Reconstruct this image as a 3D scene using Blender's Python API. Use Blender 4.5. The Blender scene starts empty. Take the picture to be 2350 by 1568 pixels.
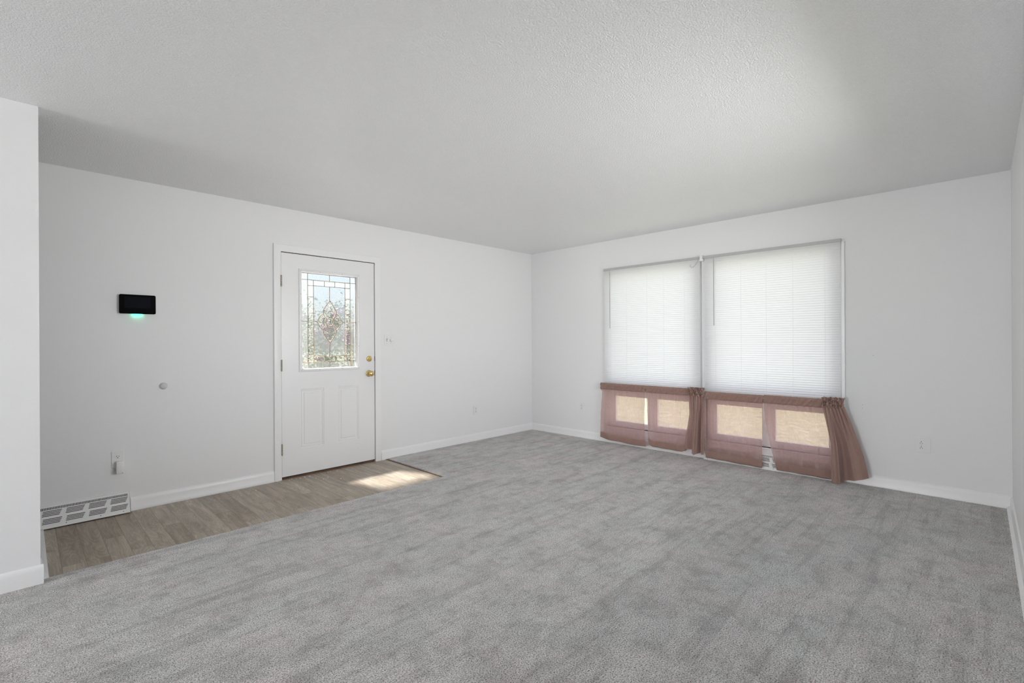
import bpy, bmesh, math, random
from math import sin, cos, pi, radians
from mathutils import Vector, noise
random.seed(7)
S = bpy.context.scene
C = S.collection

# ------------------------------------------------------------------ camera
CAM = (-4.9806, -4.4893, 1.2243)
cd = bpy.data.cameras.new('camera'); cam = bpy.data.objects.new('camera', cd); C.objects.link(cam)
cd.sensor_width = 36; cd.lens = 36*1100.45/2350; cd.clip_start = 0.02; cd.clip_end = 300
cam.location = CAM
cam.rotation_mode = 'QUATERNION'
from mathutils import Matrix
yaw, roll = 0.7745, -0.0054
F = Vector((cos(yaw), sin(yaw), 0.0002)).normalized()
R = F.cross(Vector((0, 0, 1))).normalized(); U = R.cross(F)
R2 = R*cos(roll)+U*sin(roll); U2 = U*cos(roll)-R*sin(roll)
M = Matrix((R2, U2, -F)).transposed()
cam.rotation_quaternion = M.to_quaternion()
S.camera = cam

# ------------------------------------------------------------------ light
w = bpy.data.worlds.new('world'); S.world = w; w.use_nodes = True
wn = w.node_tree.nodes; wl = w.node_tree.links
bg = wn['Background']
sky = wn.new('ShaderNodeTexSky'); sky.sky_type = 'NISHITA'; sky.sun_disc = False
sky.sun_elevation = radians(62); sky.sun_rotation = radians(-20); sky.dust_density = 2.0; sky.air_density = 1.0
hz = wn.new('ShaderNodeMix'); hz.data_type = 'RGBA'; hz.inputs[0].default_value = 0.45
hz.inputs[7].default_value = (3.6, 3.8, 4.0, 1)
wl.new(sky.outputs[0], hz.inputs[6]); wl.new(hz.outputs[2], bg.inputs[0]); bg.inputs[1].default_value = 0.24

sl = bpy.data.lights.new('sun', 'SUN'); sl.energy = 26.0; sl.angle = radians(5); sl.color = (1, .985, .97)
so = bpy.data.objects.new('sun', sl); C.objects.link(so); so.location = (-6, 6, 9)
so.rotation_mode = 'QUATERNION'
so.rotation_quaternion = Vector((0.17, -0.50, -0.98)).normalized().to_track_quat('-Z', 'Y')

def area(name, loc, d, sx, sy, e, col=(1, 1, 1)):
    l = bpy.data.lights.new(name, 'AREA'); l.shape = 'RECTANGLE'; l.size = sx; l.size_y = sy; l.energy = e; l.color = col
    o = bpy.data.objects.new(name, l); C.objects.link(o); o.location = loc; o.rotation_mode = 'QUATERNION'
    o.rotation_quaternion = Vector(d).normalized().to_track_quat('-Z', 'Z')
    return o
# added fill lights, shining in through invented openings out of view
area('rear_fill_light', (-11.62, -1.62, 1.25), (1, 0, .22), 1.0, 2.0, 190, (.985, .99, 1))
area('side_fill_light', (-2.2, -6.1, 1.36), (-.05, 1, -.05), 3.6, 1.1, 175, (.985, .99, 1))
# sky light just outside the blinds
area('front_window_daylight', (0.60, -2.43, 1.35), (-1, 0, 0), 2.9, 2.4, 21, (.99, .985, 1))

S.view_settings.view_transform = 'Standard'; S.view_settings.look = 'None'
S.view_settings.gamma = 1; S.view_settings.use_curve_mapping = False
S.view_settings.exposure = 0.18
S.cycles.use_denoising = True
try:
    S.cycles.denoiser = 'OPENIMAGEDENOISE'; S.cycles.denoising_prefilter = 'ACCURATE'
except Exception: pass
S.cycles.max_bounces = 10; S.cycles.diffuse_bounces = 6; S.cycles.glossy_bounces = 4
S.cycles.transparent_max_bounces = 16; S.cycles.transmission_bounces = 8
S.cycles.sample_clamp_indirect = 6; S.cycles.caustics_refractive = False; S.cycles.caustics_reflective = False

# ------------------------------------------------------------------ helpers
def mat(name, col=(.8, .8, .8), rough=.5, metal=0, spec=.5):
    m = bpy.data.materials.new(name); m.use_nodes = True
    b = m.node_tree.nodes['Principled BSDF']
    b.inputs['Base Color'].default_value = (*col, 1); b.inputs['Roughness'].default_value = rough
    b.inputs['Metallic'].default_value = metal; b.inputs['Specular IOR Level'].default_value = spec
    return m
def N(m, t, **kw):
    n = m.node_tree.nodes.new('ShaderNode'+t)
    for k, v in kw.items(): setattr(n, k, v)
    return n
def L(m, a, b): m.node_tree.links.new(a, b)
def coords(m, scale=(1, 1, 1)):
    tc = N(m, 'TexCoord'); mp = N(m, 'Mapping'); mp.inputs['Scale'].default_value = scale
    g = N(m, 'NewGeometry'); L(m, g.outputs['Position'], mp.inputs[0])   # world position: one continuous pattern over the room
    return mp.outputs[0]
def tex_noise(m, vec, scale, detail=2, rough=.5, dist=0):
    n = N(m, 'TexNoise'); n.inputs['Scale'].default_value = scale; n.inputs['Detail'].default_value = detail
    n.inputs['Roughness'].default_value = rough; n.inputs['Distortion'].default_value = dist
    L(m, vec, n.inputs['Vector']); return n.outputs['Fac']
def ramp(m, fac, stops):
    r = N(m, 'ValToRGB'); L(m, fac, r.inputs[0]); e = r.color_ramp.elements
    while len(e) < len(stops): e.new(.5)
    for i, (p, c) in enumerate(stops):
        e[i].position = p; e[i].color = (*c, 1) if len(c) == 3 else c
    return r.outputs[0]
def bump(m, h, strength, dist, prev=None):
    b = N(m, 'Bump'); b.inputs['Strength'].default_value = strength; b.inputs['Distance'].default_value = dist
    L(m, h, b.inputs['Height'])
    if prev: L(m, prev, b.inputs['Normal'])
    return b.outputs[0]
def P(m): return m.node_tree.nodes['Principled BSDF']

def link(name, bm, m, parent=None, smooth=False, angle=None):
    bmesh.ops.recalc_face_normals(bm, faces=bm.faces)
    me = bpy.data.meshes.new(name)
    if parent is not None:
        o0 = parent
        off = Vector((0, 0, 0))
        while o0 is not None: off += o0.location; o0 = o0.parent
        bmesh.ops.translate(bm, verts=bm.verts, vec=-off)
    bm.to_mesh(me); bm.free()
    if m: me.materials.append(m)
    if smooth:
        for p in me.polygons: p.use_smooth = True
    if angle is not None:
        me.set_sharp_from_angle(angle=radians(angle))
    o = bpy.data.objects.new(name, me); C.objects.link(o)
    if parent is not None: o.parent = parent
    return o
def part(name, bm, m, parent, **k): return link(name, bm, m, parent, **k)
def struct(name, bm, m, parent=None, **k):
    o = link(name, bm, m, parent, **k)
    if parent is None: o['kind'] = 'structure'
    return o
def tag(o, label=None, cat=None, group=None, kind=None):
    if label: o['label'] = label
    if cat: o['category'] = cat
    if group: o['group'] = group
    if kind: o['kind'] = kind
    return o
def thing(name, loc, label, cat, group=None):
    o = bpy.data.objects.new(name, None); C.objects.link(o); o.location = loc; o.empty_display_size = .05
    return tag(o, label, cat, group)
def single(name, bm, m, loc, label, cat, group=None, **k):
    bmesh.ops.translate(bm, verts=bm.verts, vec=-Vector(loc))
    o = link(name, bm, m, **k); o.location = loc
    return tag(o, label, cat, group)
def BM(): return bmesh.new()
def box(bm, x0, x1, y0, y1, z0, z1, bev=0, seg=2):
    x0, x1 = min(x0, x1), max(x0, x1); y0, y1 = min(y0, y1), max(y0, y1); z0, z1 = min(z0, z1), max(z0, z1)
    v = [bm.verts.new(p) for p in [(x0,y0,z0),(x1,y0,z0),(x1,y1,z0),(x0,y1,z0),(x0,y0,z1),(x1,y0,z1),(x1,y1,z1),(x0,y1,z1)]]
    fs = [bm.faces.new([v[i] for i in f]) for f in [(0,3,2,1),(4,5,6,7),(0,1,5,4),(1,2,6,5),(2,3,7,6),(3,0,4,7)]]
    if bev:
        es = {e for f in fs for e in f.edges}
        bmesh.ops.bevel(bm, geom=list(es), offset=bev, segments=seg, affect='EDGES', profile=.5)
    return bm
def tube(bm, pts, r, n=8, cap=True, closed=False):
    pts = [Vector(p) for p in pts]; rings = []
    k = len(pts); rr = r if isinstance(r, (list, tuple)) else [r]*k
    up = None
    for i in range(k):
        a = pts[(i-1) % k] if (i > 0 or closed) else pts[i]; b = pts[(i+1) % k] if (i < k-1 or closed) else pts[i]
        t = (b-a).normalized()
        if up is None:
            up = Vector((0, 0, 1)) if abs(t.z) < .9 else Vector((1, 0, 0))
        s = t.cross(up).normalized(); up = s.cross(t).normalized()
        rings.append([bm.verts.new(pts[i]+(s*cos(2*pi*j/n)+up*sin(2*pi*j/n))*rr[i]) for j in range(n)])
    for i in range(k if closed else k-1):
        A, B = rings[i], rings[(i+1) % k]
        for j in range(n): bm.faces.new((A[j], A[(j+1) % n], B[(j+1) % n], B[j]))
    if cap and not closed:
        bm.faces.new(rings[0][::-1]); bm.faces.new(rings[-1])
    return bm
def lathe(bm, prof, c, axis, n=24):
    """prof: list of (distance along axis, radius)"""
    ax = Vector(axis).normalized(); s = ax.cross(Vector((0, 0, 1)) if abs(ax.z) < .9 else Vector((1, 0, 0))).normalized(); u = ax.cross(s)
    rings = []
    for d, r in prof:
        if r < 1e-6: rings.append([bm.verts.new(Vector(c)+ax*d)])
        else: rings.append([bm.verts.new(Vector(c)+ax*d+(s*cos(2*pi*j/n)+u*sin(2*pi*j/n))*r) for j in range(n)])
    for A, B in zip(rings, rings[1:]):
        for j in range(n):
            q = [A[j % len(A)], A[(j+1) % n % len(A)], B[(j+1) % n % len(B)], B[j % len(B)]]
            q2 = []
            for v in q:
                if v not in q2: q2.append(v)
            if len(q2) > 2: bm.faces.new(q2)
    return bm
def cells(bm, us, vs, holes, d0, d1, fn):
    """plate of boxes over a u/v grid leaving the holes open; fn(u,v,d) -> xyz"""
    for i in range(len(us)-1):
        for j in range(len(vs)-1):
            uc, vc = (us[i]+us[i+1])/2, (vs[j]+vs[j+1])/2
            if any(a < uc < b and c < vc < d for a, b, c, d in holes): continue
            q = []
            for d in (d0, d1):
                q += [bm.verts.new(fn(u, v, d)) for u, v in ((us[i], vs[j]), (us[i+1], vs[j]), (us[i+1], vs[j+1]), (us[i], vs[j+1]))]
            for f in [(0,3,2,1),(4,5,6,7),(0,1,5,4),(1,2,6,5),(2,3,7,6),(3,0,4,7)]: bm.faces.new([q[k] for k in f])
    bmesh.ops.remove_doubles(bm, verts=bm.verts, dist=1e-5)
    # drop the inner faces shared by neighbouring boxes
    seen = {}
    for f in bm.faces:
        k = tuple(sorted(v.index for v in f.verts)); seen.setdefault(k, []).append(f)
    bm.verts.index_update(); seen = {}
    for f in bm.faces: seen.setdefault(tuple(sorted(v.index for v in f.verts)), []).append(f)
    dead = [f for l in seen.values() if len(l) > 1 for f in l]
    if dead: bmesh.ops.delete(bm, geom=dead, context='FACES')
    return bm
def extrude_profile(bm, prof, p0, p1, out):
    """prof: (outward, z) points; swept straight from p0 to p1; out = outward unit vector"""
    p0, p1, out = Vector(p0), Vector(p1), Vector(out)
    A = [bm.verts.new(p0+out*a+Vector((0, 0, b))) for a, b in prof]; B = [bm.verts.new(p1+out*a+Vector((0, 0, b))) for a, b in prof]
    n = len(prof)
    for i in range(n): bm.faces.new((A[i], A[(i+1) % n], B[(i+1) % n], B[i]))
    bm.faces.new(A[::-1]); bm.faces.new(B)
    return bm

# ------------------------------------------------------------------ materials
def wall_paint():
    m = mat('white wall paint', (.855, .855, .86), .55, 0, .35)
    v = coords(m); h = tex_noise(m, v, 160, 3, .6)
    L(m, bump(m, h, .12, .002), P(m).inputs['Normal']); return m
def ceiling_paint():
    m = mat('white stippled ceiling paint', (.93, .935, .94), .33, 0, 1.0)
    v = coords(m)
    h = ramp(m, tex_noise(m, v, 125, 2, .6), [(.38, (0, 0, 0)), (.60, (1, 1, 1))])
    L(m, bump(m, h, .8, .0028), P(m).inputs['Normal']); return m
def trim_paint(n='glossy white trim paint', c=(.89, .89, .895)):
    m = mat(n, c, .32, 0, .5)
    h = tex_noise(m, coords(m), 40, 2); L(m, bump(m, h, .04, .002), P(m).inputs['Normal']); return m
def carpet_mat():
    m = mat('grey heather cut pile carpet', (.4, .4, .39), .95, 0, .1)
    v = coords(m)
    tuft = N(m, 'TexVoronoi'); tuft.feature = 'F1'; tuft.inputs['Scale'].default_value = 190; L(m, v, tuft.inputs['Vector'])
    tuft.inputs['Randomness'].default_value = 1
    speck = tex_noise(m, v, 175, 3, .72)
    yarn = ramp(m, speck, [(.33, (.06, .057, .055)), (.41, (.36, .352, .348)), (.50, (.69, .677, .667)), (.62, (.94, .925, .91))])
    # pile-lay shading put into the colour: tone bands for vacuum strokes and footprints
    mp = N(m, 'Mapping'); mp.inputs['Rotation'].default_value = (0, 0, radians(28)); mp.inputs['Scale'].default_value = (1.0, 1.7, 1)
    g = N(m, 'NewGeometry'); L(m, g.outputs['Position'], mp.inputs[0])
    lay1 = tex_noise(m, mp.outputs[0], 2.3, 9, .72, .3)
    lay2 = tex_noise(m, v, 6.0, 8, .74, .3)
    mp2 = N(m, 'Mapping'); mp2.inputs['Rotation'].default_value = (0, 0, radians(66)); mp2.inputs['Scale'].default_value = (.6, 9, 1)
    L(m, g.outputs['Position'], mp2.inputs[0]); lay3 = tex_noise(m, mp2.outputs[0], 1.5, 4, .6, .3)
    c1 = ramp(m, lay1, [(.40, (.90, .90, .90)), (.58, (1.04, 1.04, 1.04))])
    c2 = ramp(m, lay2, [(.40, (.84, .835, .83)), (.52, (1.04, 1.04, 1.04))])
    c3 = ramp(m, lay3, [(.40, (.87, .87, .87)), (.46, (1.02, 1.02, 1.02))])
    hue = ramp(m, tex_noise(m, v, 3.1, 2), [(.40, (1.03, .99, .99)), (.60, (.98, 1.0, .99))])
    # short pile creases, their shade drawn as dark lines in the colour
    mp4 = N(m, 'Mapping'); mp4.inputs['Rotation'].default_value = (0, 0, radians(48)); mp4.inputs['Scale'].default_value = (.7, 5, 1)
    L(m, g.outputs['Position'], mp4.inputs[0]); cr = tex_noise(m, mp4.outputs[0], 2.6, 3, .55, .3)
    line = ramp(m, cr, [(.490, (1, 1, 1)), (.4985, (.68, .68, .68)), (.507, (1, 1, 1))])
    gate = ramp(m, tex_noise(m, v, 2.2, 3), [(.50, (0, 0, 0)), (.58, (1, 1, 1))])
    cm = N(m, 'Mix', data_type='RGBA'); L(m, gate, cm.inputs[0]); cm.inputs[6].default_value = (1, 1, 1, 1); L(m, line, cm.inputs[7]); c4 = cm.outputs[2]
    lay4 = tex_noise(m, v, 17, 5, .7); c5 = ramp(m, lay4, [(.38, (.88, .88, .88)), (.5, (1.02, 1.02, 1.02))])
    out = yarn
    for c in (c1, c2, c3, c4, c5, hue):
        x = N(m, 'Mix', data_type='RGBA', blend_type='MULTIPLY'); x.inputs[0].default_value = 1
        x.clamp_result = False
        L(m, out, x.inputs[6]); L(m, c, x.inputs[7]); out = x.outputs[2]
    L(m, out, P(m).inputs['Base Color'])
    P(m).inputs['Sheen Weight'].default_value = .25; P(m).inputs['Sheen Roughness'].default_value = .6
    hh = N(m, 'Math', operation='ADD'); L(m, speck, hh.inputs[0]); L(m, tuft.outputs['Distance'], hh.inputs[1])
    b1 = bump(m, hh.outputs[0], .9, .006)
    L(m, bump(m, lay1, .12, .02, b1), P(m).inputs['Normal'])
    return m
def vinyl_mat():
    m = mat('grey brown oak look vinyl planks', (.3, .26, .2), .38, 0, .5)
    g = N(m, 'NewGeometry')
    mp = N(m, 'Mapping'); L(m, g.outputs['Position'], mp.inputs[0])
    mp.inputs['Rotation'].default_value = (0, 0, radians(90)); mp.inputs['Location'].default_value = (0, -4.859, 0)
    br = N(m, 'TexBrick'); L(m, mp.outputs[0], br.inputs['Vector'])
    br.offset = .37; br.offset_frequency = 3; br.squash = 1
    br.inputs['Scale'].default_value = 1; br.inputs['Brick Width'].default_value = .86; br.inputs['Row Height'].default_value = .102
    br.inputs['Mortar Size'].default_value = .0011; br.inputs['Mortar Smooth'].default_value = .3; br.inputs['Bias'].default_value = 0
    br.inputs['Color1'].default_value = (0, 0, 0, 1); br.inputs['Color2'].default_value = (1, 1, 1, 1); br.inputs['Mortar'].default_value = (.5, .5, .5, 1)
    tone = ramp(m, br.outputs['Color'], [(0, (.350, .288, .220)), (.35, (.425, .362, .285)), (.7, (.485, .422, .340)), (1, (.385, .336, .270))])
    # grain: rings stretched along the plank, shifted plank by plank
    sep = N(m, 'SeparateXYZ'); L(m, g.outputs['Position'], sep.inputs[0])
    off = N(m, 'Math', operation='MULTIPLY'); L(m, br.outputs['Color'], off.inputs[0]); off.inputs[1].default_value = 7.3
    cx = N(m, 'CombineXYZ')
    ax = N(m, 'Math', operation='MULTIPLY_ADD'); L(m, sep.outputs[0], ax.inputs[0]); ax.inputs[1].default_value = 9; L(m, off.outputs[0], ax.inputs[2])
    ay = N(m, 'Math', operation='MULTIPLY_ADD'); L(m, sep.outputs[1], ay.inputs[0]); ay.inputs[1].default_value = 1.15; L(m, off.outputs[0], ay.inputs[2])
    L(m, ax.outputs[0], cx.inputs[0]); L(m, ay.outputs[0], cx.inputs[1])
    fld = tex_noise(m, cx.outputs[0], 1.1, 2, .5, .4)
    wv = N(m, 'Math', operation='MULTIPLY'); L(m, fld, wv.inputs[0]); wv.inputs[1].default_value = 120
    sn = N(m, 'Math', operation='SINE'); L(m, wv.outputs[0], sn.inputs[0])
    gr = ramp(m, sn.outputs[0], [(.0, (.84, .825, .81)), (.9, (1.05, 1.05, 1.05))])
    cf = N(m, 'CombineXYZ'); af = N(m, 'Math', operation='MULTIPLY'); L(m, ax.outputs[0], af.inputs[0]); af.inputs[1].default_value = 16; L(m, af.outputs[0], cf.inputs[0]); L(m, ay.outputs[0], cf.inputs[1])
    fine = ramp(m, tex_noise(m, cf.outputs[0], 2.0, 4, .7), [(.35, (.84, .825, .81)), (.6, (1.04, 1.04, 1.04))])
    cloud = ramp(m, tex_noise(m, cx.outputs[0], 2.2, 4, .6, .5), [(.36, (.76, .74, .72)), (.64, (1.16, 1.17, 1.18))])
    out = tone
    for c, f in ((gr, .8), (fine, .8), (cloud, 1)):
        x = N(m, 'Mix', data_type='RGBA', blend_type='MULTIPLY'); x.inputs[0].default_value = f; x.clamp_result = False
        L(m, out, x.inputs[6]); L(m, c, x.inputs[7]); out = x.outputs[2]
    x = N(m, 'Mix', data_type='RGBA'); L(m, br.outputs['Fac'], x.inputs[0]); L(m, out, x.inputs[6]); x.inputs[7].default_value = (.15, .125, .10, 1)
    L(m, x.outputs[2], P(m).inputs['Base Color'])
    inv = N(m, 'Math', operation='SUBTRACT'); inv.inputs[0].default_value = 1; L(m, br.outputs['Fac'], inv.inputs[1])
    b1 = bump(m, inv.outputs[0], .4, .001); L(m, bump(m, sn.outputs[0], .05, .0006, b1), P(m).inputs['Normal'])
    return m
def curtain_mat(name, transp, transl=.40):
    m = bpy.data.materials.new(name); m.use_nodes = True; nt = m.node_tree; nt.nodes.clear()
    o = N(m, 'OutputMaterial')
    d = N(m, 'BsdfPrincipled'); t = N(m, 'BsdfTranslucent'); tr = N(m, 'BsdfTransparent')
    v = coords(m, (1, 1, 1)); mp = N(m, 'Mapping'); mp.inputs['Scale'].default_value = (90, 480, 60); L(m, v, mp.inputs[0])
    thr = tex_noise(m, mp.outputs[0], 1, 3, .6)
    mp2 = N(m, 'Mapping'); mp2.inputs['Scale'].default_value = (60, 40, 520); L(m, v, mp2.inputs[0])
    wef = tex_noise(m, mp2.outputs[0], 1, 3, .6)
    add = N(m, 'Math', operation='ADD'); L(m, thr, add.inputs[0]); L(m, wef, add.inputs[1])
    col = ramp(m, add.outputs[0], [(.35, (.235, .150, .120)), (.65, (.33, .218, .178))])
    hf = N(m, 'Math', operation='MULTIPLY'); L(m, add.outputs[0], hf.inputs[0]); hf.inputs[1].default_value = .5
    col = ramp(m, hf.outputs[0], [(.35, (.280, .168, .134)), (.65, (.395, .248, .203))])
    L(m, col, d.inputs['Base Color']); d.inputs['Roughness'].default_value = .62; d.inputs['Sheen Weight'].default_value = .3
    t.inputs[0].default_value = (.82, .56, .60, 1); tr.inputs[0].default_value = (1, .90, .86, 1)
    L(m, bump(m, add.outputs[0], .25, .0008), d.inputs['Normal'])
    m1 = N(m, 'MixShader'); m1.inputs[0].default_value = transl; L(m, d.outputs[0], m1.inputs[1]); L(m, t.outputs[0], m1.inputs[2])
    m2 = N(m, 'MixShader'); L(m, m1.outputs[0], m2.inputs[1]); L(m, tr.outputs[0], m2.inputs[2])
    fr = N(m, 'MapRange'); L(m, hf.outputs[0], fr.inputs[0]); fr.inputs[1].default_value = .35; fr.inputs[2].default_value = .65
    fr.inputs[3].default_value = transp*.6; fr.inputs[4].default_value = transp*1.4
    L(m, fr.outputs[0], m2.inputs[0]); L(m, m2.outputs[0], o.inputs[0]); return m
def slat_mat():
    m = bpy.data.materials.new('white blind slat'); m.use_nodes = True
    d = P(m); d.inputs['Base Color'].default_value = (.86, .86, .865, 1); d.inputs['Roughness'].default_value = .4
    o = m.node_tree.nodes['Material Output']
    t = N(m, 'BsdfTranslucent'); t.inputs[0].default_value = (.865, .865, .875, 1)
    x = N(m, 'MixShader'); x.inputs[0].default_value = .42; L(m, d.outputs[0], x.inputs[1]); L(m, t.outputs[0], x.inputs[2]); L(m, x.outputs[0], o.inputs[0]); return m
def pane_glass(name, textured):
    m = bpy.data.materials.new(name); m.use_nodes = True; m.node_tree.nodes.clear()
    o = N(m, 'OutputMaterial'); tr = N(m, 'BsdfTransparent'); tr.inputs[0].default_value = (.98, .985, .98, 1)
    gl = N(m, 'BsdfGlossy'); gl.inputs['Roughness'].default_value = .08
    v = coords(m)
    if textured:
        h = tex_noise(m, v, 170, 3, .65, .6)
        b = bump(m, h, 1.0, .006)
        rf = N(m, 'BsdfRefraction'); rf.inputs['IOR'].default_value = 1.25; rf.inputs['Roughness'].default_value = .32
        rf.inputs[0].default_value = (.95, .97, .96, 1); L(m, b, rf.inputs['Normal']); L(m, b, gl.inputs['Normal'])
        a = N(m, 'MixShader'); a.inputs[0].default_value = .68; L(m, tr.outputs[0], a.inputs[1]); L(m, rf.outputs[0], a.inputs[2]); base = a.outputs[0]
    else:
        base = tr.outputs[0]
    f = N(m, 'MixShader'); f.inputs[0].default_value = .06; L(m, base, f.inputs[1]); L(m, gl.outputs[0], f.inputs[2])
    L(m, f.outputs[0], o.inputs[0]); return m
WALL = wall_paint(); CEIL = ceiling_paint(); TRIM = trim_paint(); DOORP = trim_paint('white door paint', (.88, .88, .885))
CARPET = carpet_mat(); VINYL = vinyl_mat()
CURT = curtain_mat('mauve brown curtain fabric', .38); CURT2 = curtain_mat('doubled mauve brown curtain fabric', .02, .10)
SLAT = slat_mat(); GTEX = pane_glass('textured obscure glass', True); GCLR = pane_glass('clear glass', False)
PLAST = mat('white plastic', (.84, .84, .835), .3); DARK = mat('black slot', (.015, .015, .015), .6)
VENTM = mat('white enamelled metal', (.86, .86, .85), .35); VINT = mat('dark duct interior', (.02, .02, .02), .8)
BRASS = mat('polished brass', (.80, .60, .25), .22, 1); CAME = mat('brass caming', (.36, .25, .16), .38, .85)
NICKEL = mat('tarnished hinge metal', (.42, .38, .30), .4, .8)
BLACKG = mat('black plastic front', (.0015, .0015, .0015), .5, 0, .04); SCREEN = mat('dark blue black screen', (.0035, .0045, .008), .45, 0, .05)
WANDM = mat('clear grey plastic rod', (.42, .42, .42), .3); CORD = mat('white cord', (.75, .75, .75), .7)
HEADM = mat('white steel in shade grey', (.50, .50, .50), .4)  # the headrail's unlit grey is put into this base colour
WOOD = mat('worn brown wood', (.20, .09, .04), .6)
def _woodtex():
    v = coords(WOOD, (3, 40, 40)); L(WOOD, ramp(WOOD, tex_noise(WOOD, v, 3, 4), [(.35, (.045, .025, .017)), (.62, (.19, .09, .042))]), P(WOOD).inputs['Base Color'])
_woodtex()
H = 2.44; YR = -4.646; XB = -11.5; PX = -4.918; PY = -1.045

# ------------------------------------------------------------------ structure
FX = lambda u, v, d: (u, d, v)      # plates in planes y = const
FY = lambda u, v, d: (d, u, v)      # plates in planes x = const
FZ = lambda u, v, d: (u, v, d)
DX0, DX1, DZ1 = -3.362, -2.420, 2.052
b = cells(BM(), [XB, DX0, DX1, .15], [-.02, DZ1, H+.02], [(DX0, DX1, -1, DZ1)], 0, .15, FX)
struct('wall_left', b, WALL)
WY0, WY1, WZ0, WZ1 = -3.625, -1.225, .195, 2.065; MY0, MY1 = -2.437, -2.403
b = cells(BM(), [YR-.15, WY0, MY0, MY1, WY1, 0], [-.02, WZ0, WZ1, H+.02], [(WY0, MY0, WZ0, WZ1), (MY1, WY1, WZ0, WZ1)], 0, .15, FY)
struct('wall_front', b, WALL)
b = cells(BM(), [XB, -3.10, -1.55, .15], [-.02, .90, 1.98, H+.02], [(-3.10, -1.55, .90, 1.98)], YR, YR-.15, FX)  # unseen opening added to let the side fill light in
struct('wall_right', b, WALL)
b = cells(BM(), [YR, -2.85, -1.12, 0], [-.02, .25, 2.25, H+.02], [(-2.85, -1.12, .25, 2.25)], XB, XB-.12, FY)  # unseen opening added for the rear fill light
struct('wall_rear', b, WALL)
b = BM(); box(b, XB, PX, PY, PY+.115, .0005, H+.01, 0); struct('wall_hall', b, WALL)
b = BM(); box(b, XB-.15, .15, YR-.15, .15, H, H+.15); struct('ceiling', b, CEIL)
b = BM(); box(b, XB-.15, .15, YR-.15, .15, -.15, -.008); struct('floor', b, VINYL)

# carpet, cut around the vinyl entry
VX0, VX1, VY0 = -4.911, -2.292, -.985
def carpet():
    bm = BM()
    xs = [XB, VX0-.01]; n = 60
    us = sorted(set([XB, PX, VX0] + [VX0+(VX1-VX0)*i/n for i in range(n+1)] + [0]))
    vs = sorted([YR, VY0-.12, PY, VY0, PY+.115] + [VY0*(1-i/20) for i in range(1, 21)])
    cells(bm, us, vs, [(VX0, VX1, VY0, 1)], -.012, 0.0, FZ)
    for v in bm.verts:     # slightly uneven cut edge
        if VX0-.01 < v.co.x < VX1+.01 and abs(v.co.y-VY0) < .001:
            v.co.y += .006*noise.noise(Vector((v.co.x*9, 0, 0)))+.003*noise.noise(Vector((v.co.x*40, 3, 0)))
            if v.co.z > -.005: v.co.y -= .004; 
        if abs(v.co.x-VX1) < .001 and v.co.y > VY0+.01:
            v.co.x += .005*noise.noise(Vector((0, v.co.y*25, 5)))
    o = link('carpet', bm, CARPET)
    tag(o, 'grey heather wall-to-wall carpet covering the living room floor', 'carpet', kind='stuff')
carpet()
# raw edge strip where the carpet meets the vinyl
b = BM(); box(b, -2.313, -2.300, -.99, -.005, -.008, -.0045, .001); 
edge = single('floor_edge_strip', b, WOOD, (-2.31, -.5, -.008), 'thin dark brown strip between vinyl entry floor and carpet edge', 'floor strip')
b = BM(); extrude_profile(b, [(0, -.008), (.026, -.008), (.026, .004), (.024, .0075), (.003, .0075), (0, .004)], (-4.912, -.995, 0), (-4.912, -.07, 0), (1, 0, 0))
struct('trim_3', b, TRIM)

# baseboards
BP = [(0, -.008), (.016, -.008), (.018, .004), (.0135, .016), (.0125, .060), (.010, .078), (.006, .086), (0, .090)]
b = BM(); extrude_profile(b, BP, (-4.425, 0, 0), (-3.422, 0, 0), (0, -1, 0)); extrude_profile(b, BP, (-2.358, 0, 0), (0, 0, 0), (0, -1, 0)); struct('baseboard_left', b, TRIM, smooth=True, angle=35)
b = BM(); extrude_profile(b, BP, (0, 0, 0), (0, -2.432, 0), (-1, 0, 0)); extrude_profile(b, BP, (0, -3.57, 0), (0, YR, 0), (-1, 0, 0)); struct('baseboard_front', b, TRIM, smooth=True, angle=35)
BPR = [(0, -.008), (.030, -.008), (.030, .010), (.022, .018), (.014, .020), (.0125, .065), (.008, .084), (0, .088)]
b = BM(); extrude_profile(b, BPR, (0, YR, 0), (XB, YR, 0), (0, 1, 0)); struct('baseboard_right', b, TRIM, smooth=True, angle=35)
BPH = [(0, .0005), (.012, .0005), (.012, .070), (.0105, .082), (.006, .092), (0, .097)]
b = BM(); extrude_profile(b, BPH, (XB, PY, 0), (PX+.0115, PY, 0), (0, -1, 0)); extrude_profile(b, BPH, (PX, PY, 0), (PX, PY+.115, 0), (1, 0, 0))
struct('baseboard_hall', b, TRIM, smooth=True, angle=35)

# ------------------------------------------------------------------ entry door
def casing():
    bm = BM(); prof = [(.0, 0), (.0, -.010), (.012, -.0125), (.045, -.016), (.060, -.016), (.064, -.012), (.064, 0)]
    path = [(-3.424, -3.424+.07)]
    ix0, ix1, iz = -3.356, -2.424, 2.046
    def at(u, d, k):
        # k: 0 left-bottom, 1 left-top, 2 right-top, 3 right-bottom
        return [(ix0-u, d, -.008), (ix0-u, d, iz+u), (ix1+u, d, iz+u), (ix1+u, d, -.008)][k]
    rings = [[bm.verts.new(at(u, d, k)) for u, d in prof] for k in range(4)]
    for A, B in zip(rings, rings[1:]):
        for i in range(len(prof)-1): bm.faces.new((A[i], A[i+1], B[i+1], B[i]))
    for r in (rings[0], rings[-1]): bm.faces.new(r)
    return bm
struct('trim_1', casing(), TRIM, smooth=True, angle=30)
b = BM()   # jamb lining and stop
for x0, x1 in ((DX0, -3.356), (-2.424, DX1)): box(b, x0, x1, 0.0, .15, -.008, DZ1)
box(b, DX0, DX1, 0, .15, 2.046, DZ1)
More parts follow.
